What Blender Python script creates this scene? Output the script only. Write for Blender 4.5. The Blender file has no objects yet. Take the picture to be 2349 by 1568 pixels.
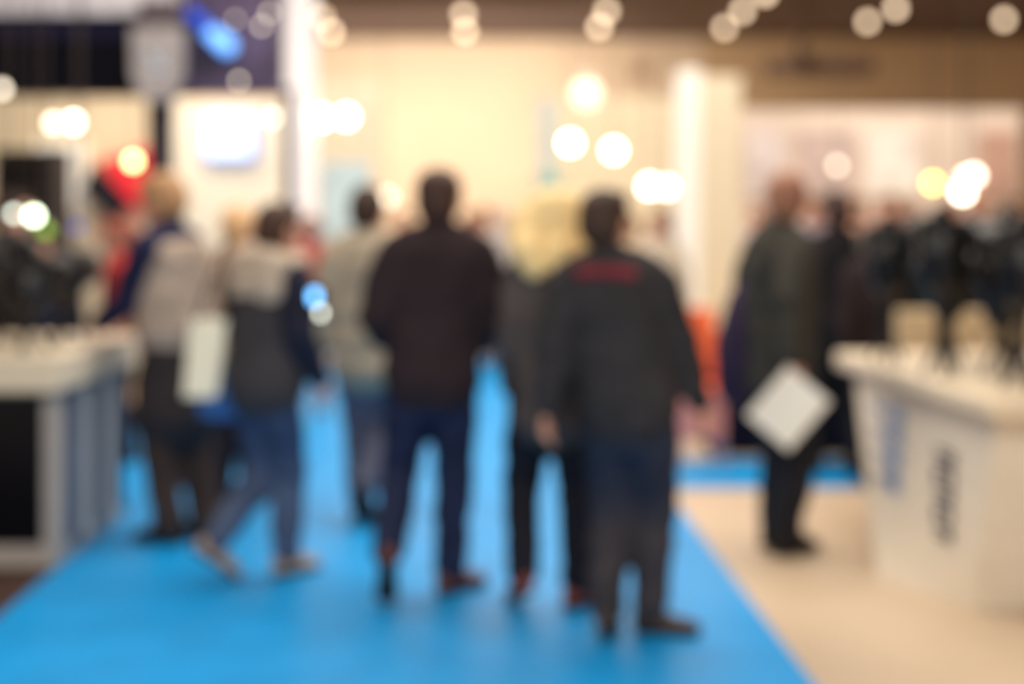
import bpy, math, random
from mathutils import Vector, Matrix, noise
random.seed(7)
scene = bpy.context.scene
scene.view_settings.view_transform = 'Standard'
COL = scene.collection
WORK = bpy.data.scenes.new("work")

# ---------------------------------------------------------------- camera
CAM_H = 1.6
cd = bpy.data.cameras.new("camera")
cam = bpy.data.objects.new("camera", cd)
COL.objects.link(cam)
cam.location = (0, 0, CAM_H)
cam.rotation_euler = (math.radians(90), 0, 0)
cd.lens = 50; cd.sensor_width = 36
cd.shift_y = -284 / 2349
cd.dof.use_dof = True
cd.dof.focus_distance = 1.456
cd.dof.aperture_fstop = 1.55
cd.clip_end = 200
scene.camera = cam

# image pixels to world: sideways metres / height metres of a pixel at distance Y
def SX(u, Y): return (u - 1174.5) / 3262.0 * Y
def SZ(v, Y): return CAM_H - (v - 500.0) / 3262.0 * Y

# ---------------------------------------------------------------- materials
def lin(c):
    r = []
    for v in c:
        v = v / 255.0
        r.append(v / 12.92 if v <= .04045 else ((v + .055) / 1.055) ** 2.4)
    return r
def mat(name, c, rough=.6, spec=.3, metal=0, var=.2, scale=9, emit=0, ecol=None, sheen=0, stretch=None):
    m = bpy.data.materials.new(name); m.use_nodes = True
    nt = m.node_tree; b = nt.nodes["Principled BSDF"]
    tc = nt.nodes.new("ShaderNodeTexCoord")
    n = nt.nodes.new("ShaderNodeTexNoise"); n.inputs["Scale"].default_value = scale
    n.inputs["Detail"].default_value = 4
    mp = nt.nodes.new("ShaderNodeMapping")
    if stretch: mp.inputs["Scale"].default_value = stretch
    nt.links.new(tc.outputs["Object"], mp.inputs[0]); nt.links.new(mp.outputs[0], n.inputs["Vector"])
    r = nt.nodes.new("ShaderNodeValToRGB")
    l = lin(c)
    r.color_ramp.elements[0].color = [x * (1 - var) for x in l] + [1]
    r.color_ramp.elements[1].color = [min(1, x * (1 + var)) for x in l] + [1]
    r.color_ramp.elements[0].position = .3; r.color_ramp.elements[1].position = .7
    nt.links.new(n.outputs["Fac"], r.inputs[0]); nt.links.new(r.outputs[0], b.inputs["Base Color"])
    b.inputs["Roughness"].default_value = rough
    b.inputs["Specular IOR Level"].default_value = spec
    b.inputs["Metallic"].default_value = metal
    if sheen: b.inputs["Sheen Weight"].default_value = sheen
    if emit:
        e = lin(ecol or c)
        b.inputs["Emission Color"].default_value = e + [1]
        b.inputs["Emission Strength"].default_value = emit
    return m
_mc = {}
def cmat(kind, c, **k):
    key = (kind, tuple(c))
    if key not in _mc: _mc[key] = mat(kind + "_%d_%d_%d" % tuple(c), c, **k)
    return _mc[key]

# ---------------------------------------------------------------- mesh builder
class MB:
    def __init__(s): s.v = []; s.f = []; s.mi = []
    def quadbox(s, P, m=0):      # 8 points bottom 4 (ccw), top 4
        b = len(s.v); s.v += [Vector(p) for p in P]
        for q in ((3,2,1,0),(4,5,6,7),(0,1,5,4),(1,2,6,5),(2,3,7,6),(3,0,4,7)):
            s.f.append([b+i for i in q]); s.mi.append(m)
        return s
    def box(s, x0,x1,y0,y1,z0,z1, m=0):
        return s.quadbox([(x0,y0,z0),(x1,y0,z0),(x1,y1,z0),(x0,y1,z0),(x0,y0,z1),(x1,y0,z1),(x1,y1,z1),(x0,y1,z1)], m)
    def tube(s, pts, rad, side=(1,0,0), n=12, cap=True, m=0):
        pts = [Vector(p) for p in pts]
        rad = [(r, r) if not isinstance(r, (tuple, list)) else r for r in rad]
        t0 = (pts[1]-pts[0]).normalized(); t1 = (pts[-1]-pts[-2]).normalized()
        if cap:
            a = [(pts[0]-t0*min(rad[0])*.85, (rad[0][0]*.35, rad[0][1]*.35)), (pts[0]-t0*min(rad[0])*.55, (rad[0][0]*.78, rad[0][1]*.78))]
            z = [(pts[-1]+t1*min(rad[-1])*.55, (rad[-1][0]*.78, rad[-1][1]*.78)), (pts[-1]+t1*min(rad[-1])*.85, (rad[-1][0]*.35, rad[-1][1]*.35))]
            pts = [q[0] for q in a]+pts+[q[0] for q in z]; rad = [q[1] for q in a]+rad+[q[1] for q in z]
        side = Vector(side); base = len(s.v); N = len(pts)
        for i, p in enumerate(pts):
            t = (pts[min(i+1, N-1)]-pts[max(i-1, 0)]).normalized()
            u = side - t*side.dot(t)
            if u.length < .05: u = t.orthogonal()
            u.normalize(); w = t.cross(u)
            for k in range(n):
                a = 2*math.pi*k/n
                s.v.append(p + u*math.cos(a)*rad[i][0] + w*math.sin(a)*rad[i][1])
        for i in range(N-1):
            for k in range(n):
                k2 = (k+1) % n
                s.f.append([base+i*n+k, base+i*n+k2, base+(i+1)*n+k2, base+(i+1)*n+k]); s.mi.append(m)
        s.f.append([base+k for k in reversed(range(n))]); s.mi.append(m)
        s.f.append([base+(N-1)*n+k for k in range(n)]); s.mi.append(m)
        return s
    def ell(s, c, r, rot=None, n=14, k=9, m=0):
        c = Vector(c); base = len(s.v)
        M = rot or Matrix.Identity(3)
        for i in range(1, k):
            th = math.pi*i/k
            for j in range(n):
                a = 2*math.pi*j/n
                s.v.append(c + M @ Vector((r[0]*math.sin(th)*math.cos(a), r[1]*math.sin(th)*math.sin(a), -r[2]*math.cos(th))))
        for i in range(k-2):
            for j in range(n):
                j2 = (j+1) % n
                s.f.append([base+i*n+j, base+i*n+j2, base+(i+1)*n+j2, base+(i+1)*n+j]); s.mi.append(m)
        s.f.append([base+j for j in reversed(range(n))]); s.mi.append(m)
        s.f.append([base+(k-2)*n+j for j in range(n)]); s.mi.append(m)
        return s
    def mesh(s, name, mats, smooth=False):
        me = bpy.data.meshes.new(name)
        me.from_pydata([tuple(v) for v in s.v], [], s.f)
        for mm in (mats if isinstance(mats, (list, tuple)) else [mats]): me.materials.append(mm)
        me.polygons.foreach_set("material_index", s.mi)
        me.polygons.foreach_set("use_smooth", [smooth]*len(s.f))
        me.update()
        return me
def add(name, mb, mats, parent=None, smooth=False, bevel=0, loc=None, rotz=0, kind=None, label=None, category=None, group=None):
    me = mb if isinstance(mb, bpy.types.Mesh) else mb.mesh(name, mats, smooth)
    o = bpy.data.objects.new(name, me); COL.objects.link(o)
    if parent: o.parent = parent
    if loc: o.location = loc
    o.rotation_euler[2] = rotz
    if bevel:
        b = o.modifiers.new("bevel", 'BEVEL'); b.width = bevel; b.segments = 2; b.limit_method = 'ANGLE'
    tag(o, kind, label, category, group)
    return o
def tag(o, kind=None, label=None, category=None, group=None):
    if kind: o["kind"] = kind
    if label: o["label"] = label
    if category: o["category"] = category
    if group: o["group"] = group
def empty(name, loc=(0,0,0), rotz=0, **k):
    o = bpy.data.objects.new(name, None); COL.objects.link(o)
    o.location = loc; o.rotation_euler[2] = rotz; o.empty_display_size = .1
    tag(o, **k); return o

def remesh(mb, voxel, fold=0, mats=None, seed=0, name="part"):
    me = mb.mesh(name+"_raw", mats, True)
    o = bpy.data.objects.new("tmp", me); WORK.collection.objects.link(o)
    r = o.modifiers.new("r", 'REMESH'); r.mode = 'VOXEL'; r.voxel_size = voxel; r.use_smooth_shade = True
    sm = o.modifiers.new("s", 'SMOOTH'); sm.factor = .5; sm.iterations = 2
    vl = WORK.view_layers[0]; vl.update()
    dg = vl.depsgraph
    out = bpy.data.meshes.new_from_object(o.evaluated_get(dg), depsgraph=dg)
    bpy.data.objects.remove(o); bpy.data.meshes.remove(me)
    out.name = name
    if not len(out.materials): out.materials.append(mats)
    if fold:
        off = Vector((seed*3.1, seed*1.7, 0))
        for v in out.vertices:
            q = v.co
            d = noise.noise(Vector((q.x*7, q.y*7, q.z*11))+off)*fold + noise.noise(Vector((q.x*20, q.y*20, q.z*26))+off)*fold*.4
            v.co = q + v.normal*d
    out.polygons.foreach_set("use_smooth", [True]*len(out.polygons))
    out.update()
    return out

# ---------------------------------------------------------------- people
def ik(a, b, l1, l2, pole, stretch=False):
    d = b-a
    if stretch and d.length > l1+l2-.002:
        f = (d.length+.002)/(l1+l2); l1 *= f; l2 *= f
    L = min(d.length, l1+l2-.001); dn = d.normalized(); b = a+dn*L
    ca = (l1*l1+L*L-l2*l2)/(2*l1*L); ca = max(-1, min(1, ca))
    p = pole-dn*pole.dot(dn); p.normalize()
    return a+dn*l1*ca+p*l1*math.sqrt(1-ca*ca), b

EYE = mat("eye_white", (235,230,225), rough=.2, var=.02)
pcount = 0
def person(x, Y, height, yaw, label, skin=(214,158,130), hair=(45,32,26), hair_len=0, hair_wide=1.0,
           jacket=(40,35,35), hem=.86, flare=1.0, vest=None, hood=None, collar=None, bulk=1.0, sw=1.0,
           trousers=(30,34,52), shoe=(50,38,32), feet=None, hands=None, lean=(0,0), head_yaw=0, head_pitch=0,
           skirt=None, near=True, group=None, face=True, shin_lit_fade=None, leg=1.0, K=1.14):
    global pcount
    pcount += 1; sd = pcount
    s = height/1.75
    L = Vector((lean[0], lean[1], 0))
    def up(z): # torso lean offset
        return L*max(0, (z-.93)/.5)
    feet = feet or [(-.09, .0, 0, 5), (.09, .03, 0, -5)]
    hands = hands or [(-.27, .03, .80), (.27, .03, .80)]
    T = [(.80,.12,.10,0),(.88,.165,.12,-.01),(.95,.165,.118,-.01),(1.03,.152,.108,0),(1.12,.146,.105,0),(1.22,.156,.112,0),(1.32,.17,.118,0),(1.40,.168,.105,-.005),(1.45,.135,.085,-.01),(1.485,.085,.070,-.01)]
    body = MB()
    body.tube([Vector((0, t[3], t[0]))+up(t[0]) for t in T], [(t[1], t[2]) for t in T], n=18)
    hc = Vector((0, .022, 1.618))+up(1.6)
    body.tube([Vector((0,-.01,1.44))+up(1.44), Vector((0,0,1.50))+up(1.5), hc+Vector((0,-.012,-.06))], [.072,.067,.066])
    HR = Matrix.Rotation(math.radians(head_yaw), 3, 'Z') @ Matrix.Rotation(math.radians(head_pitch), 3, 'X')
    def hp(a): return hc+HR@(Vector(a)*K)
    body.ell(hp((0,0,.01)), (.076*K,.095*K,.105*K), HR, 18, 12)
    body.tube([hp((0,.02,-.02)), hp((0,.045,-.075)), hp((0,.062,-.098))], [(.064*K,.06*K),(.047*K,.035*K),(.024*K,.016*K)], side=HR@Vector((1,0,0)))
    body.tube([hp((0,.088,.02)), hp((0,.108,-.012)), hp((0,.106,-.028))], [.008,.012,.014], n=8)      # nose
    body.tube([hp((-.022,.088,-.055)), hp((0,.098,-.055)), hp((.022,.088,-.055))], [.006,.009,.006], side=(0,0,1), n=8) # lips
    body.tube([hp((-.045,.078,.04)), hp((0,.094,.042)), hp((.045,.078,.04))], [.008,.009,.008], side=(0,0,1), n=8)   # brow
    for sx in (-1, 1):
        body.ell(hp((sx*.079,-.008,-.005)), (.012,.02,.034), HR, 8, 6)
    # arms
    arms = []
    for i, sx in enumerate((-1, 1)):
        sh = Vector((sx*.178*sw, -.01, 1.405))+up(1.4)
        ht = Vector(hands[i])
        pole = Vector((sx*.5, -.9, -.5))
        el, wr = ik(sh, ht, .285, .255, pole)
        arms.append((sh, el, wr))
        body.tube([sh, sh.lerp(el,.4), el, el.lerp(wr,.35), wr], [.052,.047,.038,.038,.026])
        d = (wr-el).normalized()
        w = Vector((0, 1, 1))*1.0; w = w-d*w.dot(d); w.normalize()
        nn = d.cross(w).normalized()
        if nn.x*sx > 0: nn = -nn
        kn = wr+d*.085
        body.tube([wr, wr+d*.04, kn], [(.028,.019),(.038,.018),(.041,.015)], side=w)
        lens = (.062,.078,.085,.076)
        for j in range(4):
            off = w*(-.031+.0205*j)
            p0 = kn+off-d*.012; a0 = .3+.08*(3-j); p = [p0]; dd = d.copy()
            for q in range(3):
                ang = a0+q*.35
                dd = d*math.cos(ang)+nn*math.sin(ang)
                p.append(p[-1]+dd*lens[j]*(.42,.33,.25)[q])
            body.tube(p, [.0095,.009,.0085,.0075], n=8)
        tb = wr+d*.025+w*.022
        body.tube([tb, tb+d*.025+w*.024+nn*.01, tb+d*.052+w*.03+nn*.022, tb+d*.074+w*.027+nn*.028], [.013,.0115,.010,.009], n=8)
    # legs
    legs = []; shoes = []
    for i, sx in enumerate((-1, 1)):
        fx, fy, pitch, fyaw = feet[i]
        ph = math.radians(pitch); az = .035+.065*math.cos(ph)+.18*math.sin(ph)
        hip = Vector((sx*.085, 0, .89)); an = Vector((fx, fy, az))
        fr = Matrix.Rotation(math.radians(fyaw), 3, 'Z')
        pole = (fr@Vector((0, 1, 0))*.4+Vector((0, 1.5, 0)))+Vector((0, 0, .01))
        kn, an2 = ik(hip, an, .404, .394, pole, True)
        legs.append((hip, kn, an2))
        body.tube([hip, hip.lerp(kn,.45), kn, kn.lerp(an2,.35), an2], [.085,.075,.054,.054,.036])
        def fp(a, u):
            a, u = a*math.cos(ph)+u*math.sin(ph), -a*math.sin(ph)+u*math.cos(ph)
            return an+fr@Vector((0, a, u))
        sdv = fr@Vector((1, 0, 0))
        body.tube([fp(-.04,-.04), fp(.05,-.045), fp(.14,-.06)], [(.03,.026),(.036,.026),(.036,.018)], side=sdv)
        sh = MB()
        sh.tube([fp(-.045,-.05), fp(0,-.045), fp(.06,-.055), fp(.13,-.066), fp(.178,-.072)], [(.036,.046),(.038,.05),(.041,.042),(.047,.032),(.038,.026)], side=sdv)
        sh.tube([fp(-.01,-.03), fp(-.012,.03)], [.042,.046], side=sdv)
        so = MB()
        so.tube([fp(-.06,-.088), fp(0,-.088), fp(.06,-.09), fp(.13,-.092), fp(.185,-.09)], [(.035,.011),(.036,.011),(.037,.010),(.048,.010),(.04,.010)], side=sdv)
        shoes.append((sh, so))
    S = lambda mb: [setattr(mb, 'v', [v*s for v in mb.v]), mb][1]
    vb = .0085 if near else .024
    vc = .016 if near else .028
    ms = cmat("skin", skin, rough=.5, var=.08, scale=14)
    bo = add("person", remesh(S(body), vb, 0, ms, name="person_body"), None, loc=(x, Y, .010), rotz=math.radians(yaw), label=label, category="person", group=group)
    # jacket
    jm = cmat("cloth", jacket, rough=.85, var=.22, scale=6, spec=.2)
    I = .028*bulk
    def torso(hemz, infl, mb, topz=1.485):
        z = hemz
        rings = []
        def interp(z):
            if z <= T[0][0]: return (.175, .13, -.01)
            for a, b in zip(T, T[1:]):
                if a[0] <= z <= b[0]:
                    k = (z-a[0])/(b[0]-a[0]); return tuple(a[q]*(1-k)+b[q]*k for q in (1, 2, 3))
            return T[-1][1:]
        while z < topz:
            rx, ry, oy = interp(z)
            if z < 1.35: rx = max(rx, .162)*1.0; ry = max(ry, .116)
            fl = 1+(flare-1)*max(0, (1.05-z)/.3)
            rings.append((Vector((0, oy, z))+up(z), ((rx*(sw*.5+.5)+infl)*fl, (ry+infl)*fl)))
            z += .055
        rings.append((Vector((0, -.01, topz))+up(topz), (.08+infl*.3, .070+infl*.3)))
        mb.tube([r[0] for r in rings], [r[1] for r in rings], n=20)
    jb = MB(); torso(hem, I, jb)
    for sh, el, wr in arms:
        e = wr-(wr-el).normalized()*.01
        jb.tube([sh+Vector((0,0,-.018)), sh.lerp(el,.5), el, el.lerp(wr,.5), e], [.052+I*.9, .050+I, .044+I*.9, .038+I*.8, .032+I*.55])
        # sloping shoulder from the neck
        jb.tube([Vector((0,-.01,1.485))+up(1.47), sh.lerp(Vector((0,-.01,1.49))+up(1.45), .5), sh+Vector((0,0,-.01))], [.054+I*.3, .056+I*.5, .050+I*.8])
    # standing collar
    jb.tube([Vector((0,-.012,1.45))+up(1.45), Vector((0,-.008,1.52))+up(1.5)], [(.09,.084),(.081,.078)], n=16, cap=False)
    add("jacket", remesh(S(jb), vc, .012, jm, sd, "jacket"), None, parent=bo)
    if vest:
        v = MB(); torso(hem+.02, I+.02, v, 1.465)
        add("vest", remesh(S(v), vc, .012, cmat("cloth", vest, rough=.85, var=.2, scale=6), sd, "vest"), None, parent=bo)
    if hood:
        h = MB(); 
        c = Vector((0,-.075,1.455))+up(1.45)
        h.ell(c, (.205,.105,.10)); h.tube([c+Vector((-.15,.06,.0)), c+Vector((-.12,.13,.01)), c+Vector((0,.18,-.01)), c+Vector((.12,.13,.01)), c+Vector((.15,.06,.0))], [.06]*5, side=(0,0,1))
        h.ell(c+Vector((0,-.035,-.11)), (.205,.08,.11))
        add("hood", remesh(S(h), vc, .014, cmat("cloth", hood, rough=.9, var=.2, scale=8), sd, "hood"), None, parent=bo)
    if collar:
        c = Vector((0,-.02,1.475))+up(1.45); h = MB()
        h.tube([c+Vector((-.11,-.10,-.055)), c+Vector((-.05,-.118,-.045)), c+Vector((.05,-.118,-.045)), c+Vector((.11,-.10,-.055))], [(.030,.02)]*4, side=(0,0,1), n=8)
        add("collar", remesh(S(h), vc*.8, .003, cmat("cloth", collar, rough=.8, var=.15), sd, "collar"), None, parent=bo)
    # trousers
    tm = cmat("denim", trousers, rough=.8, var=.25, scale=7)
    tb = MB()
    tb.tube([(0,-.01,.80),(0,-.01,.88),(0,-.01,.96),(0,0,1.03)], [(.15,.12),(.185,.14),(.18,.133),(.16,.118)], n=18)
    for hip, kn, an in legs:
        tb.tube([hip, hip.lerp(kn,.45), kn, kn.lerp(an,.4), an], [.105*leg,.102*leg,.086*leg,.080*leg,.070*leg])
    tme = remesh(S(tb), vc, .012, tm, sd, "trousers")
    if shin_lit_fade:  # paler shins: painted-in light on the first figure, faded denim on the hooded one
        mid = tuple((a+b)//2 for a, b in zip(trousers, shin_lit_fade))
        tme.materials.append(cmat("denim", mid, rough=.8, var=.25, scale=7))
        tme.materials.append(cmat("denim", shin_lit_fade, rough=.8, var=.25, scale=7))
        for p in tme.polygons:
            z = p.center.z/s + .05*noise.noise(p.center*9)
            if z < .56: p.material_index = 2 if z < .44 else 1
    add("trousers", tme, None, parent=bo)
    if skirt:
        k = MB()
        k.tube([(0,0,skirt[1]),(0,0,.7),(0,0,.9),(0,0,1.02)], [(.25,.2),(.23,.185),(.2,.155),(.17,.13)], n=20)
        add("skirt", remesh(S(k), vc, .014, cmat("cloth", skirt[0], rough=.9), sd, "skirt"), None, parent=bo)
    # shoes
    shm = cmat("leather", shoe, rough=.45, var=.15); som = cmat("rubber", (34,28,26), rough=.8, var=.1)
    for sh, so in shoes:
        a = add("shoe", remesh(S(sh), .010 if near else .018, 0, shm, sd, "shoe"), None, parent=bo)
        if near: add("sole", S(so), som, parent=a, smooth=True)
    # hair
    h = MB(); hw = hair_wide
    h.ell(hp((0,-.016,.030)), (.088*K*(hw*.7+.3),.104*K,.096*K), HR, 16, 10)
    h.ell(hp((0,-.045,-.01)), (.082*K*hw,.076*K,.085*K), HR, 14, 9)
    h.tube([hp((-.03,.06,.085)), hp((.03,.062,.088))], [.03,.028])
    if hair_len:
        for sx in (-.055, 0, .055):
            h.tube([hp((sx*hw,-.04,.0)), hp((sx*1.3*hw,-.08,-.08)), Vector((sx*1.6*hw,-.125,1.49))+up(1.45), Vector((sx*1.2*hw,-.14,1.62-hair_len))+up(1.45)], [.07,.07,.065,.045])
        for sx in (-1, 1):
            h.tube([hp((sx*.06*hw,-.01,.03)), hp((sx*.09*hw,-.02,-.05)), Vector((sx*.11*hw,-.05,1.49))+up(1.45)], [.055,.055,.04])
    add("hair", remesh(S(h), .012 if near else .018, .006, cmat("hair", hair, rough=.6, var=.2, scale=30, spec=.3), sd, "hair"), None, parent=bo)
    if near and face:
        for sx in (-1, 1):
            e = MB(); e.ell(hp((sx*.032,.083,.018)), (.012,.010,.009), HR, 10, 7)
            e.ell(hp((sx*.032,.0915,.018)), (.005,.003,.005), HR, 8, 5, m=1)
            add("eye", S(e), [EYE, cmat("iris", (50,38,30))], parent=bo, smooth=True)
    return bo, arms, s

# ---------------------------------------------------------------- main people
person(.445, 5.42, 1.70, -12, "person in dark grey jacket with red collar patch, walking away",
    hair=(62,44,34),jacket=(50,47,48),collar=(120,40,48),bulk=1.25,trousers=(36,41,56),shin_lit_fade=(58,52,54),shoe=(76,58,46),
    feet=[(-.08,-.06,8,0),(.08,.05,0,-85)],hands=[(-.33,-.06,.80),(.30,.10,.82)],lean=(-.075,.03),head_yaw=-20,hem=.86,leg=1.03)
person(-.335, 6.02, 1.80, 0, "person in black-brown jacket and navy jeans, walking away",
    hair=(66,44,34),jacket=(48,36,38),bulk=1.35,trousers=(26,34,62),shoe=(110,62,42),
    feet=[(-.17,-.20,50,8),(.07,.02,0,-45)],hands=[(-.19,.22,1.0),(.19,.22,1.0)],lean=(.02,.02),head_yaw=-14,hem=.86,leg=.98)
person(.175, 5.82, 1.71, 6, "person with long pale blond hair in grey-brown coat",
    hair=(255,212,150),hair_len=.21,hair_wide=1.5,jacket=(84,74,70),bulk=1.0,sw=.8,trousers=(22,20,30),shoe=(150,72,52),hem=.80,flare=1.05,
    feet=[(-.14,-.02,20,10),(.09,.0,0,-50)],hands=[(-.17,.14,.90),(.16,.2,.98)])
person(-1.09, 6.33, 1.66, -42, "person in grey and navy hooded jacket and jeans, mid-stride",
    hair=(74,50,38),jacket=(32,34,50),vest=(62,58,60),hood=(190,172,152),bulk=1.35,trousers=(48,66,98),shin_lit_fade=(76,88,112),shoe=(176,144,114),
    feet=[(-.08,-.23,36,-20),(.05,.07,0,0)],hands=[(-.22,.18,.94),(.24,.12,.92)],lean=(0,.04),hem=.86,leg=1.0)
person(-1.66, 7.05, 1.81, 66, "person in navy coat with beige wrap leaning on the counter",
    hair=(176,134,94),jacket=(32,34,64),vest=(170,152,136),skirt=((50,43,44),.60),bulk=1.3,trousers=(66,50,44),shoe=(50,38,34),
    feet=[(-.09,-.02,0,0),(.09,-.10,0,0)],hands=[(-.12,.36,1.03),(.14,.34,1.03)],lean=(0,.05),head_pitch=-12,hem=.96,leg=1.1)
person(-.77, 7.55, 1.76, -12, "person in pale beige jacket and grey jeans, walking away",
    hair=(60,42,32),jacket=(176,162,140),bulk=1.1,trousers=(92,96,116),shoe=(60,60,66),
    feet=[(-.03,-.03,0,0),(.06,-.20,45,0)],hem=.80)
person(1.29, 6.8, 1.81, -68, "person in dark jacket holding a sheet of paper",
    hair=(150,104,80),skin=(214,154,128),jacket=(60,57,50),bulk=1.4,trousers=(24,22,28),shoe=(26,24,26),
    feet=[(-.07,.0,0,5),(.06,-.02,0,10)],hands=[(-.25,.15,.95),(.30,-.14,.91)],head_yaw=60,hem=.80,leg=1.12)

# ---------------------------------------------------------------- crowd
crowd=[ # u,Y,h,yaw,jacket,hair,label,trousers
 (545,7.9,1.66,-20,(196,170,148),(215,172,125),"person with fair hair in pale beige coat",(50,44,52)),
 (712,11.5,1.60,10,(190,66,52),(150,90,70),"person in a red top",(170,170,180)),
 (1080,15.5,1.66,20,(96,70,60),(120,74,52),"person in brown jacket in the crowd",(60,60,70)),
 (1150,15.0,1.70,-10,(200,186,176),(196,170,150),"person in pale jacket in the crowd",(80,80,95)),
 (1112,17.4,1.72,170,(150,130,120),(110,72,52),"person in taupe shirt in the crowd",(60,60,80)),
 (925,16.2,1.68,160,(150,110,90),(110,70,50),"person in tan jacket in the crowd",(60,60,80)),
 (870,17.0,1.70,170,(220,190,160),(90,60,45),"person in cream top in the crowd",(70,70,90)),
 (1440,12.3,1.64,30,(215,190,160),(150,110,84),"person in cream coat among the stands",(90,80,80)),
 (1512,11.8,1.64,150,(215,196,170),(150,116,94),"person in pale coat facing the aisle",(80,70,80)),
 (1525,15.6,1.72,170,(120,110,120),(90,66,54),"person in grey-violet jacket among the stands",(60,60,70)),
 (1918,8.9,1.76,20,(26,24,28),(62,42,34),"person in black coat standing at the table",(20,20,28)),
 (1965,10.9,1.62,160,(54,40,40),(90,60,44),"person in dark coat beyond the table",(24,24,34)),
 (2012,8.5,1.60,-160,(44,34,34),(170,108,80),"person in dark coat facing the counter",(26,26,32)),
 (2085,9.6,1.63,180,(30,30,36),(110,72,52),"person in black jacket in the busy stand",(26,26,32)),
 (2150,8.9,1.58,150,(24,40,44),(60,42,34),"person in dark teal jacket in the busy stand",(26,26,32)),
 (2215,9.9,1.62,-170,(40,30,30),(130,84,62),"person in dark brown jacket in the busy stand",(26,26,32)),
 (2285,8.4,1.57,170,(26,24,26),(52,38,30),"person in black coat in the busy stand",(26,26,32)),
 (2345,9.3,1.62,180,(22,38,42),(70,46,36),"person in dark blue-green coat in the busy stand",(26,26,32)),
 (1765,12.5,1.66,20,(160,140,140),(130,100,90),"person in grey jacket among the stands",(60,60,70)),
 (1735,15.2,1.70,170,(200,186,186),(170,130,110),"person in pale grey shirt among the stands",(70,70,90)),
 (2090,13.4,1.74,170,(150,120,110),(150,104,80),"person in brown shirt in the busy stand",(60,60,70)),
 (2180,14.2,1.78,160,(200,176,160),(120,84,62),"person in pale shirt in the busy stand",(60,60,70)),
 (2040,11.6,1.78,170,(90,70,66),(140,96,72),"person in taupe jacket in the busy stand",(50,50,60)),
 (2245,11.9,1.80,-165,(70,52,50),(160,112,84),"person in brown jacket in the busy stand",(50,50,60)),
 (2325,12.4,1.76,175,(60,44,42),(90,62,48),"person in maroon-brown coat in the busy stand",(50,50,60)),
 (1960,13.2,1.80,170,(190,176,170),(150,116,96),"person in pale grey top in the busy stand",(50,50,60)),
 (1865,14.6,1.80,165,(150,140,150),(120,90,76),"person in mauve-grey top in the busy stand",(50,50,60)),
 (20,8.7,1.74,-90,(38,28,26),(50,34,28),"person in dark brown jacket inside the booth",(30,26,30)),
 (280,9.3,1.58,100,(190,60,56),(150,84,66),"person in red jacket inside the booth",(40,36,44)),
 (110,9.6,1.50,180,(40,44,60),(60,44,38),"person in dark blue jacket inside the booth",(30,30,40)),
]
for u,Y,h,yaw,jc,hr,lb,tr in crowd:
    person(SX(u,Y),Y,h,yaw,lb,hair=hr,jacket=jc,trousers=tr,near=False,group="visitors in the hall",
           feet=[(-.10,random.uniform(-.06,.08),0,6),(.10,random.uniform(-.06,.08),0,-6)])
bpy.data.scenes.remove(WORK)

# ---------------------------------------------------------------- setting
m_floor = mat("floor_beige", (201,178,150), rough=.5, spec=.32, var=.08, scale=1.5)
m_carpet = mat("carpet_blue", (0,152,224), rough=.48, spec=.30, var=.10, scale=3)
m_brownfl = mat("floor_brown", (70,48,40), rough=.7)
m_ceil = mat("ceiling_paint", (112,96,90), rough=.9, var=.08, scale=.6)
m_wall = mat("wall_cream", (243,220,190), rough=.85, var=.06, scale=.5)
m_walldim = mat("wall_dimmed", (224,194,154), rough=.85, var=.06, scale=.5)  # darker copy of the cream: light fall-off painted into the side wall
m_white = mat("laminate_white", (240,232,220), rough=.4, var=.04)
m_black = mat("black_plastic", (12,10,11), rough=.35, spec=.4, var=.2)
m_navy = mat("navy_panel", (5,4,14), rough=.6, spec=.1, var=.2)

add("floor", MB().box(-12,12,-2,27,-.1,0), m_floor, kind="structure")
add("ceiling", MB().box(-12,12,-2,27.2,5.0,5.15), m_ceil, kind="structure")
add("wall_far", MB().box(-12,3.6,27,27.2,0,5.0), m_wall, kind="structure")
add("wall_far_side", MB().box(3.6,12,27,27.2,0,5.0), m_walldim, kind="structure")
add("wall_left", MB().box(-12.2,-12,-2,27.2,0,5.0), m_wall, kind="structure")
add("wall_right", MB().box(12,12.2,-2,27.2,0,5.0), m_walldim, kind="structure")

c = MB().quadbox([(-1.93,1.5,0),(1.16,1.5,0),(.62,15.9,0),(-2.35,15.9,0),(-1.93,1.5,.008),(1.16,1.5,.008),(.62,15.9,.008),(-2.35,15.9,.008)])
add("carpet", c, m_carpet, label="bright blue exhibition carpet runner along the aisle", category="carpet")
add("carpet", MB().box(.902,7.5,8.42,9.4,0,.008), m_carpet, label="bright blue carpet strip crossing the beige floor", category="carpet")
add("carpet", MB().quadbox([(-7,7.9,0),(-2.118,7.9,0),(-2.214,11.2,0),(-7,11.2,0),(-7,7.9,.008),(-2.118,7.9,.008),(-2.214,11.2,.008),(-7,11.2,.008)]), m_carpet, label="blue carpet strip branching off beside the booth", category="carpet")
add("floor_booth", MB().quadbox([(-7,3.5,0),(-1.99,3.5,0),(-2.117,7.85,0),(-7,7.85,0),(-7,3.5,.006),(-1.99,3.5,.006),(-2.117,7.85,.006),(-7,7.85,.006)]), m_brownfl, kind="structure")

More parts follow.
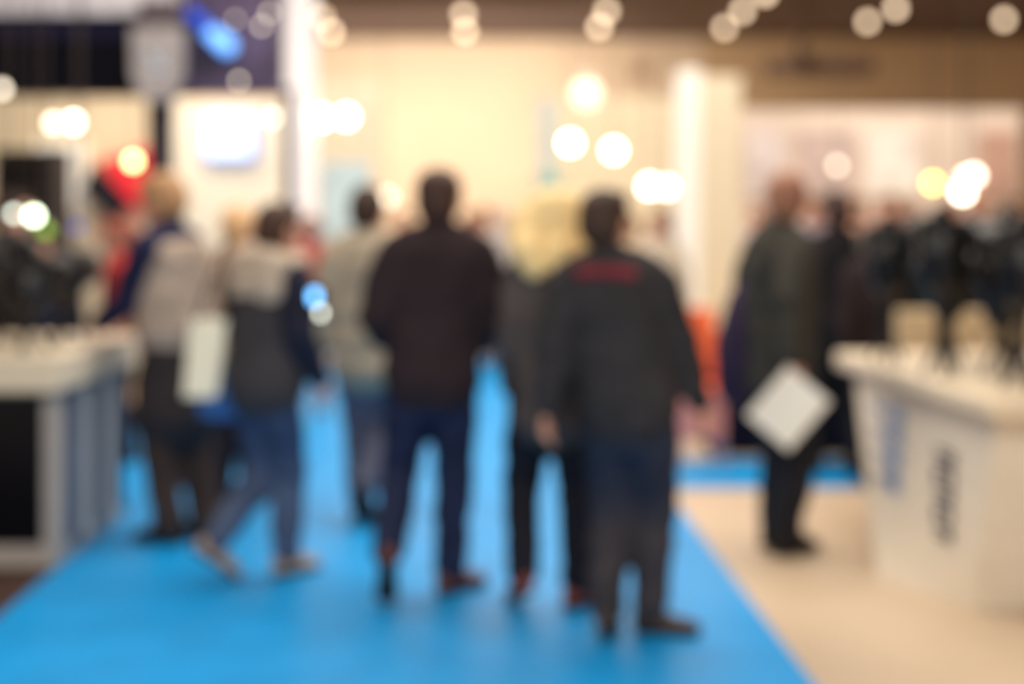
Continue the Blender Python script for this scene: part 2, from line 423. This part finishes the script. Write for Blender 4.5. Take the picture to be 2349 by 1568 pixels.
# ---------------------------------------------------------------- lights
def area(x,y,z,sx,sy,power,col=(1,.9,.80),rot=(0,0,0)):
    l = bpy.data.lights.new("area",'AREA'); l.shape='RECTANGLE'; l.size=sx; l.size_y=sy; l.energy=power; l.color=col
    o = bpy.data.objects.new("area_light", l); COL.objects.link(o); o.location=(x,y,z); o.rotation_euler=[math.radians(a) for a in rot]
    return o
area(0,1.5,4.9,5,3,380,col=(1,.96,.9),rot=(25,0,0))
area(0,7.5,4.9,6,3,360)
area(0,13,4.9,7,3,320)
area(-1,18.5,4.9,9,4,330)
area(-1.5,23.0,4.3,6,2,320,rot=(50,0,0))
area(-3,11.0,2.9,2.2,1,32)
area(5,15,4.6,4,2,150)
w = bpy.data.worlds.new("world"); scene.world = w; w.use_nodes = True
w.node_tree.nodes["Background"].inputs[0].default_value = (1,.93,.86,1)
w.node_tree.nodes["Background"].inputs[1].default_value = .88

m_cord = mat("cord_black", (70,60,52), rough=.6)
m_shade = mat("shade_white", (225,215,200), rough=.5)
def bulbmat(c, st): return cmat("bulb%d" % int(st*10), c, emit=st, var=.01)
def pendant(u, v, Y, r, st, colr=(255,232,200), label="round warm pendant lamp hanging from the dark ceiling", group="hall pendant lamps"):
    x, z = SX(u,Y), SZ(v,Y)
    e = empty("pendant_lamp", (x,Y,5.0), label=label, category="lamp", group=group)
    h = z-5.0
    add("cord", MB().tube([(0,0,0),(0,0,min(-.01,h+r*1.4))],[.005,.005],n=6), m_cord, parent=e)
    add("lamp_shade", MB().tube([(0,0,h+r*1.0),(0,0,h+r*1.25),(0,0,h+r*1.6)],[r*.75,r*.5,r*.2],n=14,cap=False), m_shade, parent=e, smooth=True)
    b = MB(); b.ell((0,0,h),(r,r,r)); add("bulb", b, bulbmat(colr, st), parent=e, smooth=True)
CL = [(1063,33),(1067,72),(1392,26),(1375,62),(1703,26),(1662,64),(1990,50),(2055,20),(2303,45),(738,40),(760,74),(1755,-14)]
for u,v in CL:
    Y = 3.25*3262/(500-v)
    pendant(u,v,Y,.075,4.4,(255,226,190), label="small round warm downlight under the dark ceiling", group="ceiling downlights")
BL = [(738,270,16,.07,18),(795,268,16.3,.07,18),(1308,328,15,.07,15),(1408,345,15,.07,15),(1345,215,19,.17,1.6),(1490,427,16,.075,14),(1530,430,16.6,.07,9),
      (1920,380,15,.04,4),(2208,440,12,.06,13),(2235,402,12.3,.05,9),(2215,408,12.6,.05,8),(625,270,11.5,.03,5),(548,186,9.2,.018,3),(170,280,11,.045,14),(122,282,11.2,.04,6),(5,205,9.5,.03,5),(885,455,17,.08,3),(600,60,9.5,.018,3),(618,30,9.7,.018,3),(540,45,9.6,.015,2)]
for u,v,Y,r,st in BL:
    pendant(u,v,Y,r,st,(255,240,215))
pendant(2140,420,12,.045,10,(255,225,90), label="yellow glowing pendant lamp above the stands")
pendant(305,370,10.8,.04,12,(255,225,150), label="yellow-white pendant lamp beside a red banner")
pendant(78,495,8.3,.03,14,(235,255,215), label="greenish-white pendant lamp hung low over the stand")
pendant(105,528,8.3,.03,1.2,(150,200,50), label="dim green pendant lamp hung low over the stand")
pendant(32,490,8.2,.02,7,(225,240,225), label="pale white pendant lamp hung low over the stand")
pendant(185,593,8.5,.02,8,(40,90,255), label="tiny deep blue pendant light over the counter")
pendant(178,520,8.7,.03,1,(70,100,200), label="dim blue pendant light over the counter")

# ---------------------------------------------------------------- left booth
def bx(name, u0,u1,v0,v1,Y,d,m,label,cat,bevel=.01,z0=None,parent=None,group=None):
    b = MB().box(SX(u0,Y),SX(u1,Y),Y,Y+d, SZ(v1,Y) if z0 is None else z0, SZ(v0,Y))
    return add(name,b,m,label=label,category=cat,bevel=bevel,parent=parent,group=group)
bx("booth_wall",-220,652,226,0,12,.08,mat("booth_cream",(244,220,180),rough=.7,var=.06,scale=1.5),"cream exhibition booth back wall","wall panel",z0=0)
bx("glow_panel",398,648,232,0,11.9,.08,mat("booth_white",(255,236,206),rough=.6,var=.03,emit=.2),"white booth panel with added glow, carrying a screen","wall panel",z0=0)  # wall lighting put into the panel as emission, no lamp behind
scr = empty("monitor",(SX(520,11.7),11.8,SZ(312,11.7)),label="glowing pale blue monitor mounted on the white panel",category="monitor")
add("screen",MB().box(-.18,.18,-.03,-.02,-.16,.16),mat("screen_glow",(210,225,255),emit=1.3,var=.05),parent=scr)
add("bezel",MB().box(-.22,.22,-.02,.1,-.20,.20),mat("bezel_blue",(150,168,228),emit=.3),parent=scr,bevel=.01)
fas = empty("booth_fascia",(0,10,2.45),label="dark navy booth fascia with white top edge on posts",category="booth header")
add("panel",MB().box(-5.4,SX(428,10),-.0,.25,SZ(216,10)-2.45,SZ(38,10)-2.45),m_navy,parent=fas)
add("trim",MB().box(-5.4,SX(395,10),-.06,.3,SZ(36,10)-2.45,SZ(-60,10)-2.45),mat("fascia_top",(205,200,205),rough=.5),parent=fas,bevel=.01)
add("stripe",MB().box(-5.4,SX(410,10),-.02,-.003,SZ(92,10)-2.45,SZ(45,10)-2.45),mat("stripe_violet",(24,21,44),rough=.6,spec=.1),parent=fas)
add("side_panel",MB().box(SX(428,10),SX(642,10),.05,.25,SZ(214,10)-2.45,SZ(-60,10)-2.45),mat("panel_violet",(72,60,84),rough=.5,var=.7,scale=3),parent=fas)
for u in (358,655):
    wd = .085 if u==358 else .03
    xx = SX(u,10)
    add("post",MB().box(xx-wd,xx+wd,.08,.2,-2.44,SZ(200,10)-2.45),mat("post_grey",(60,50,54) if u==358 else (58,54,72),rough=.5),parent=fas,bevel=.005)
sg = empty("hanging_sign",(SX(353,9.7),9.8,SZ(140,9.7)),label="pale grey shield-shaped sign hung on the booth fascia",category="sign")
b = MB(); pts=[(-.18,.24),(.18,.24),(.17,-.1),(.10,-.26),(-.10,-.26),(-.17,-.1)]
b.v=[Vector((p[0],-.02,p[1])) for p in pts]+[Vector((p[0],.12,p[1])) for p in pts]
b.f=[[5,4,3,2,1,0],[6,7,8,9,10,11]]+[[i,(i+1)%6,(i+1)%6+6,i+6] for i in range(6)]; b.mi=[0]*8
add("board",b,mat("sign_grey",(160,152,150),rough=.5,var=.15,scale=4),parent=sg)
add("bracket",MB().box(-.13,.13,.0,.12,.24,.44),mat("bracket_grey",(80,70,74),rough=.5),parent=sg,bevel=.01)
em = MB(); em.tube([(-.06,-.025,.07),(0,-.025,.0),(.06,-.025,.07)],[.018]*3,n=8); em.tube([(-.05,-.025,-.05),(.05,-.025,-.05)],[.015]*2,n=8)
add("emblem",em,mat("emblem_pale",(190,205,218)),parent=sg)
t = MB(); Yt=9.95
t.tube([(SX(438,Yt),Yt,SZ(30,Yt)),(SX(480,Yt),Yt,SZ(70,Yt))],[.05,.05])
bt = empty("spotlight",(SX(425,Yt),Yt,SZ(20,Yt)),label="blue glowing tube spotlight fixed to booth fascia",category="spotlight")
o=add("housing",t,mat("blue_tube",(30,70,190),emit=.4,rough=.3),parent=bt); o.location=-bt.location
t = MB(); t.tube([(SX(480,Yt),Yt,SZ(72,Yt)),(SX(522,Yt),Yt,SZ(106,Yt))],[.05,.065])
o=add("lens",t,mat("blue_glow",(110,170,255),emit=1.6),parent=bt); o.location=-bt.location
def flat(name, poly, Y, m, label, cat, d=.03):
    P=[(SX(u,Y),SZ(v,Y)) for u,v in poly]; n=len(P); b=MB()
    b.v=[Vector((p[0],Y,p[1])) for p in P]+[Vector((p[0],Y+d,p[1])) for p in P]
    b.f=[list(range(n)),list(range(2*n-1,n-1,-1))]+[[(i+1)%n,i,i+n,(i+1)%n+n] for i in range(n)]; b.mi=[0]*len(b.f)
    return add(name,b,m,label=label,category=cat)
flat("poster",[(75,325),(200,325),(190,480),(75,480)],11.96,mat("poster_white",(255,238,220),emit=.35,var=.2,scale=3),"pale poster on the booth wall","poster",.04)  # slightly emissive poster colour
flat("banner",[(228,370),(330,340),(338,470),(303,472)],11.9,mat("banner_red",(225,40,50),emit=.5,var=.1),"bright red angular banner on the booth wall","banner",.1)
flat("banner",[(184,440),(213,372),(300,465),(262,505)],11.84,mat("banner_dark",(36,28,36),var=.2),"dark slanted panel next to red banner","banner",.05)
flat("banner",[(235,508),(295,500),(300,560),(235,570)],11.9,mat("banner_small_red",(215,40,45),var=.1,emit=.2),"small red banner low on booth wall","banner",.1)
dc = empty("display_cabinet",(SX(10,9.9),10.4,.008),label="dark brown shelved display cabinet inside the booth",category="cabinet")
mb_=mat("cabinet_brown",(34,24,20),rough=.6)
add("body",MB().box(-.22,.22,.1,.3,0,2.10).box(-.22,-.19,-.1,.1,0,2.10).box(.19,.22,-.1,.1,0,2.10),mb_,parent=dc)
for k in range(4): add("shelf",MB().box(-.19,.19,-.09,.1,.5+.5*k,.53+.5*k),mb_,parent=dc)

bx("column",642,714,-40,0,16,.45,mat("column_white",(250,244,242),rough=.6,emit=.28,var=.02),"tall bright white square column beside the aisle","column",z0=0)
tw = empty("display_tower",(0,14,0),label="tall cream and white illuminated exhibition tower",category="display tower")
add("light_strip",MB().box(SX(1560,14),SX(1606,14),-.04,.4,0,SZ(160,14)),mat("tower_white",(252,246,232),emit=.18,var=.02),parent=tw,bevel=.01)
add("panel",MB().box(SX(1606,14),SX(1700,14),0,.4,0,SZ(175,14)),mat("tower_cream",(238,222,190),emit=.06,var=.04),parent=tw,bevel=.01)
bx("booth_wall",1690,2345,252,0,17,.1,mat("booth_pinkish",(224,206,190),rough=.7,var=.1,scale=2),"pale pinkish white exhibition booth wall","wall panel",z0=0)
for i,(u0,u1,c) in enumerate([(1715,1800,(214,202,198)),(1830,1960,(196,176,168)),(1985,2110,(240,226,216)),(2250,2330,(196,158,140))]):
    flat("poster",[(u0,300),(u1,300),(u1,450),(u0,450)],16.93,mat("poster_tint",c,var=.25,scale=3),"soft coloured poster on the pale booth wall","poster",.068)
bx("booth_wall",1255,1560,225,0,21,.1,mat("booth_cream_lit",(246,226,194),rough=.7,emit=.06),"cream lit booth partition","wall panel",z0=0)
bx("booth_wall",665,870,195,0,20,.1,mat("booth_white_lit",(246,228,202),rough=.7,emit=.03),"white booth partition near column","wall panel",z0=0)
def rollup(u0,u1,v0,Y,c,label,em=.2):
    e = empty("rollup_banner",(SX((u0+u1)/2,Y),Y,0),label=label,category="banner")
    w2=(SX(u1,Y)-SX(u0,Y))/2; h=SZ(v0,Y)
    add("fabric",MB().box(-w2,w2,-.005,.005,.08,h),mat("fabric",c,var=.25,scale=2,emit=em),parent=e)
    add("base",MB().box(-w2-.03,w2+.03,-.12,.12,0,.09),m_white,parent=e,bevel=.02)
rollup(735,850,372,17.9,(200,224,230),"pale blue fabric roll-up banner",.15)
rollup(1236,1272,225,18,(190,208,208),"narrow pale blue roll-up banner",.1)
rollup(1228,1290,400,17.4,(140,188,180),"short teal roll-up banner",.1)
hu = empty("projector",(SX(1880,21),21,5.0),label="dark flat projector unit hung from ceiling",category="projector")
add("body",MB().box(-.8,.75,-.3,.3,SZ(172,21)-5,SZ(138,21)-5),mat("unit_dark",(118,94,80)),parent=hu,bevel=.03)
add("lens",MB().tube([(-.25,-.3,SZ(150,21)-5),(-.25,-.38,SZ(150,21)-5)],[.12,.12]),m_black,parent=hu)
add("pole",MB().tube([(-.3,0,0),(-.3,0,SZ(138,21)-5)],[.06,.06],n=8),mat("unit_pole",(110,88,72)),parent=hu)
hu = empty("loudspeaker",(SX(1470,20),20,5.0),label="small brown loudspeaker hung from ceiling",category="loudspeaker")
add("body",MB().box(-.13,.13,-.12,.12,SZ(182,20)-5,SZ(148,20)-5),mat("speaker_tan",(150,120,90)),parent=hu,bevel=.02)
add("pole",MB().tube([(0,0,0),(0,0,SZ(148,20)-5)],[.012,.012],n=8),m_cord,parent=hu)

# ---------------------------------------------------------------- left counter
lc = empty("display_counter",(0,0,0),label="white counter with black glass front and striped side",category="counter")
add("countertop",MB().quadbox([(-3.6,6.36,.82),(-2.02,6.36,.82),(-2.0,7.62,.82),(-3.6,7.62,.82),(-3.6,6.36,.985),(-2.02,6.36,.985),(-2.0,7.62,.985),(-3.6,7.62,.985)]),mat("top_cream",(236,218,188),rough=.4,var=.04),parent=lc,bevel=.015)
add("body",MB().box(-3.55,-2.07,6.46,7.56,.008,.82),mat("counter_grey",(178,168,158),rough=.4,var=.04),parent=lc,bevel=.01)
add("glass_panel",MB().box(-3.5,-2.13,6.45,6.46,.12,.80),mat("black_glass",(6,9,18),rough=.2,spec=.2,var=.3,scale=2),parent=lc)
add("door",MB().box(-2.07,-2.064,6.60,7.52,.10,.78),mat("side_bluegrey",(118,126,138),rough=.4,var=.1),parent=lc)
for i in range(5):
    y=6.66+i*.19
    add("slat",MB().box(-2.064,-2.045,y,y+.06,.08,.80),m_white if i%2 else mat("slat_blue",(66,84,112)),parent=lc,bevel=.004)

# ---------------------------------------------------------------- right counter (flared)
rc = empty("display_counter",(0,0,0),label="flared white counter with dark lettering on its side",category="counter")
def PT(u,v,z):
    Y=(CAM_H-z)*3262/(v-500); return Vector((SX(u,Y),Y,z))
At=PT(2285,955,.80); Bt=PT(1962,850,.80)
Ab=Vector((SX(2232,5.8),5.8,0)); Bb=Vector((SX(2010,6.35),6.35,0))
Ct=Bt+Vector((1.9,.35,0)); Dt=At+Vector((1.9,.1,0)); Cb=Bb+Vector((1.2,.3,0)); Db=Ab+Vector((1.3,.12,0))
g=MB(); NL=12; NS=10
loopT=[]; loopB=[]
for a,b2 in ((At,Bt),(Bt,Ct),(Ct,Dt),(Dt,At)):
    for k in range(NS): loopT.append(a.lerp(b2,k/NS))
for a,b2 in ((Ab,Bb),(Bb,Cb),(Cb,Db),(Db,Ab)):
    for k in range(NS): loopB.append(a.lerp(b2,k/NS))
NN=len(loopT)
for i in range(NL+1):
    for k in range(NN): g.v.append(loopB[k].lerp(loopT[k],i/NL))
for i in range(NL):
    for k in range(NN):
        k2=(k+1)%NN; g.f.append([i*NN+k,i*NN+k2,(i+1)*NN+k2,(i+1)*NN+k][::-1]); g.mi.append(0)
g.f.append(list(range(NN))); g.mi.append(0); g.f.append([NL*NN+k for k in reversed(range(NN))]); g.mi.append(0)
m_cw=mat("counter_white",(228,214,192),rough=.45,var=.04)
cb=add("body",g,m_cw,parent=rc)
o_=.07
tp=[At+Vector((-o_,-.12,0)),Dt+Vector((.1,-.12,0)),Ct+Vector((.1,.1,0)),Bt+Vector((-o_*1.2,.12,0))]
add("countertop",MB().quadbox([p+Vector((0,0,.002)) for p in tp]+[p+Vector((0,0,.09)) for p in tp]),mat("top_warm_white",(236,216,184),rough=.4,var=.04),parent=rc,bevel=.02)
nrm=((Bt-At).cross(Ab-At)).normalized()
if nrm.x>0: nrm=-nrm
def facept(a,b):
    top=At.lerp(Bt,a); bot=Ab.lerp(Bb,a); return top.lerp(bot,b)+nrm*.008
def facequad(mb,a0,a1,b0,b1):
    nb=max(1,int((b1-b0)/.06)); 
    for q in range(nb):
        c0=b0+(b1-b0)*q/nb; c1=b0+(b1-b0)*(q+1)/nb
        P=[facept(a0,c1),facept(a1,c1),facept(a1,c0),facept(a0,c0)]
        mb.quadbox(P+[p+nrm*.004 for p in P])
g=MB()
for i in range(5):
    b0=.26+i*.095
    facequad(g,.22,.25,b0,b0+.07); facequad(g,.22,.36,b0,b0+.018)
    if i%2: facequad(g,.32,.36,b0,b0+.07)
    else: facequad(g,.22,.34,b0+.04,b0+.058)
add("lettering",g,mat("lettering_dark",(44,46,66)),parent=rc)
g=MB()
for i in range(4):
    b0=.12+i*.12
    facequad(g,.60+.02*i,.70+.02*i,b0,b0+.09); facequad(g,.74,.86,b0+.02,b0+.06)
add("graphic",g,mat("graphic_blue",(110,140,180)),parent=rc)

add("partition",MB().box(SX(2060,8.0),SX(2060,8.0)+1.7,8.0,8.06,0,1.08),mat("partition_cream",(228,204,164),rough=.6),label="cream low partition standing behind the flared counter",category="partition",bevel=.01)

# ---------------------------------------------------------------- cameras on stands
def cam_parts(e,h):
    b=MB(); b.box(-.085,.085,-.03,.04,h,h+.11); b.quadbox([(-.04,-.03,h+.11),(.04,-.03,h+.11),(.04,.04,h+.11),(-.04,.04,h+.11),(-.022,-.015,h+.155),(.022,-.015,h+.155),(.022,.03,h+.155),(-.022,.03,h+.155)])
    b.box(.062,.098,-.03,.065,h+.002,h+.10)
    add("camera_body",b,m_black,parent=e,bevel=.006)
    l=MB(); l.tube([(0,.03,h+.055),(0,.10,h+.055),(0,.11,h+.055),(0,.20,h+.055),(0,.21,h+.055),(0,.28,h+.055)],[.042,.044,.056,.058,.068,.074],side=(1,0,0),n=20,cap=False)
    add("lens",l,m_black,parent=e,smooth=True)
    st=MB(); hb=h-.16 if h>.3 else h-.08
    st.tube([(0,0,.10),(0,0,hb),(0,0,hb+.04),(0,0,h)],[.015,.022,.06,.08],n=12)
    add("stand",st,m_black,parent=e)
    for k in range(3):
        a=2*math.pi*k/3+.5
        add("leg",MB().tube([(0,0,.13),(.06*math.cos(a),.06*math.sin(a),.010)],[.012,.009],n=8),m_black,parent=e)
proto={}
def place(x,y,z,rz,tall,sc,label):
    e=empty("display_camera",(x,y,z),rz,label=label,category="camera",group="cameras on display stands")
    e.scale=(sc,sc,sc)
    if tall not in proto:
        cam_parts(e,tall); proto[tall]=list(e.children)
    else:
        for c0 in proto[tall]:
            c1=c0.copy(); c1.parent=e; COL.objects.link(c1)
hs=[.40,.31,.43,.31,.36,.34]
n=0
for r,(y,x0,cnt) in enumerate([(5.9,2.12,2),(6.42,1.93,4),(6.94,1.84,5)]):
    for k in range(cnt):
        place(x0+k*.285,y+.03*math.sin(n*2.3),.893,.14*math.sin(n*1.7),hs[n%6],1.3,"black camera with long lens on slim stand, on the flared counter"); n+=1
for r,(y,x0) in enumerate([(6.5,-2.2),(7.02,-2.2)]):
    for k in range(4):
        place(x0-k*.28,y+.03*math.sin(n*2.3),.986,.14*math.sin(n*1.7),(.28,.22)[n%2],1.3,"black camera with long lens on short stand, on the striped counter"); n+=1

# ---------------------------------------------------------------- draped table + orange chair
def draped(x0,x1,y0,y1,h,c,label):
    e=empty("table",((x0+x1)/2,(y0+y1)/2,0),label=label,category="table")
    hx=(x1-x0)/2; hy=(y1-y0)/2
    b=MB(); n=64
    for lv,(z,f) in enumerate([(0.012,1.04),(h*.5,1.015),(h-.01,1.0),(h,.985)]):
        for k in range(n):
            a=2*math.pi*k/n; ca,sa=math.cos(a),math.sin(a)
            q=1/max(abs(ca),abs(sa)); w_=1+(.02*math.sin(a*18) if lv<2 else 0)
            b.v.append(Vector((ca*q*hx*f*w_,sa*q*hy*f*w_,z)))
    for lv in range(3):
        for k in range(n):
            k2=(k+1)%n; b.f.append([lv*n+k,lv*n+k2,(lv+1)*n+k2,(lv+1)*n+k]); b.mi.append(0)
    b.f.append([3*n+k for k in range(n)]); b.mi.append(0)
    add("tablecloth",b,mat("cloth_table",c,rough=.9,spec=.1),parent=e,smooth=False)
    for sx in (-1,1):
        for sy in (-1,1):
            add("leg",MB().tube([(sx*hx*.85,sy*hy*.85,.012),(sx*hx*.85,sy*hy*.85,h-.02)],[.02,.02],n=8),m_black,parent=e)
draped(SX(1640,9.6),SX(1985,9.6),9.6,10.2,.80,(16,20,38),"table covered to the floor with dark navy cloth")
ch=empty("chair",(SX(1607,9.0),9.1,.0095),label="bright orange chair with pale metal legs beside the carpet",category="chair")
om=mat("orange_fabric",(240,104,56),rough=.7)
add("seat",MB().box(-.15,.15,-.18,.17,.46,.54),om,parent=ch,bevel=.03)
add("backrest",MB().quadbox([(-.14,.15,.56),(.14,.15,.56),(.14,.19,.56),(-.14,.19,.56),(-.13,.19,1.0),(.13,.19,1.0),(.13,.22,1.0),(-.13,.22,1.0)]),om,parent=ch,bevel=.02)
add("cover",MB().box(-.14,.14,-.19,-.18,.2,.50),mat("cover_pink",(214,140,130)),parent=ch)
for sx in (-1,1):
    for sy in (-1,1):
        add("leg",MB().tube([(sx*.135,sy*.15,.01),(sx*.13,sy*.14,.47)],[.014,.014],n=8),mat("leg_pale",(200,170,180),rough=.3,metal=.3),parent=ch)
for sx in (-1,1): add("back_support",MB().tube([(sx*.12,.165,.5),(sx*.12,.17,.62)],[.012,.012],n=8),m_black,parent=ch)

for u0,u1,Y in [(560,700,16.6),(770,1000,19),(1060,1230,18.6)]:
    e=empty("reception_counter",(SX((u0+u1)/2,Y),Y,0),label="white reception counter at the end of the aisle",category="counter")
    w2=(SX(u1,Y)-SX(u0,Y))/2
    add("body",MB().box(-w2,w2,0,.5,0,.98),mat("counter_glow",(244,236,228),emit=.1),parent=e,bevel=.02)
    add("countertop",MB().box(-w2-.05,w2+.05,-.05,.55,.98,1.03),m_white,parent=e,bevel=.01)

# ---------------------------------------------------------------- held items
e=MB(); n=6
c=Vector((SX(1808,6.40),6.40,SZ(936,6.40))); h=.125; H2=.145; a=math.radians(-40)
for i in range(n+1):
    for j in range(n+1):
        p=(i/n*2-1)*h; q=(j/n*2-1)*H2
        e.v.append(c+Vector((p*math.cos(a)-q*math.sin(a),.015*math.sin(i)-.06*(q*math.cos(a)+p*math.sin(a)),p*math.sin(a)+q*math.cos(a))))
for i in range(n):
    for j in range(n):
        b0=i*(n+1)+j; e.f.append([b0,b0+n+1,b0+n+2,b0+1]); e.mi.append(0)
add("paper_sheet",e,mat("paper",(255,250,236),rough=.7,var=.01),smooth=True,label="cream-white sheet of paper held tilted in a hand",category="paper")
tb=empty("tote_bag",(SX(470,6.3),6.28,SZ(910,6.3)),label="cream-white tote bag with thin strap hanging from a shoulder",category="bag")
b=MB(); b.quadbox([(-.09,-.03,0),(.06,-.03,0),(.06,.03,0),(-.09,.03,0),(-.06,-.012,.35),(.105,-.012,.35),(.105,.012,.35),(-.06,.012,.35)])
add("bag_body",b,mat("canvas_cream",(255,244,214),rough=.8,var=.02),parent=tb,bevel=.012)
for dy in (-.012,.012): add("strap",MB().tube([(-.03,dy,.34),(.03,dy,.52),(.10,dy+.02,.70),(.08,dy,.34)],[.007]*4,n=8),mat("strap_dark",(90,78,70)),parent=tb)
sb=empty("shopping_bag",(SX(500,6.7),6.78,SZ(960,6.7)),label="blue shopping bag with handle hanging behind the tote",category="bag")
add("bag_body",MB().quadbox([(-.1,-.03,0),(.09,-.03,-.02),(.09,.03,-.02),(-.1,.03,0),(-.11,-.02,.20),(.1,-.02,.20),(.1,.02,.20),(-.11,.02,.20)]),mat("bag_blue",(60,120,190)),parent=sb,bevel=.01)
add("handle",MB().tube([(-.05,0,.20),(-.04,0,.34),(.04,0,.34),(.05,0,.20)],[.006]*4,n=8),m_black,parent=sb)
bp=empty("backpack",(SX(1705,6.8),6.9,.72),label="dark purple backpack worn over a dark jacket",category="backpack")
b=MB(); b.tube([(0,0,.06),(0,0,.25),(.05,0,.48),(.10,0,.58)],[(.12,.12),(.13,.13),(.11,.11),(.07,.08)],n=16)
add("bag_body",b,mat("bag_purple",(44,32,56),rough=.8),parent=bp,smooth=True)
add("strap",MB().tube([(.12,-.1,.60),(.2,-.12,.66),(.24,-.14,.4),(.1,-.1,.1)],[.014]*4,n=8),m_black,parent=bp)
ph=empty("glint",(SX(733,6.2),6.10,SZ(690,6.2)),label="small blue-white highlight put in as glowing patches",category="glint")  # added card whose glowing patches imitate a specular highlight
add("glint_back",MB().box(-.036,.036,0,.009,-.07,.07),m_black,parent=ph,bevel=.004)
add("screen",MB().box(-.025,.010,-.002,0,0,.05),mat("glint_blue",(110,185,255),emit=5),parent=ph)  # glowing patch in place of the highlight, no real screen
add("glint_patch",MB().box(.008,.03,-.002,0,-.06,-.03),mat("glint_white",(240,245,225),emit=5),parent=ph)  # second glowing patch of the same imitated highlight
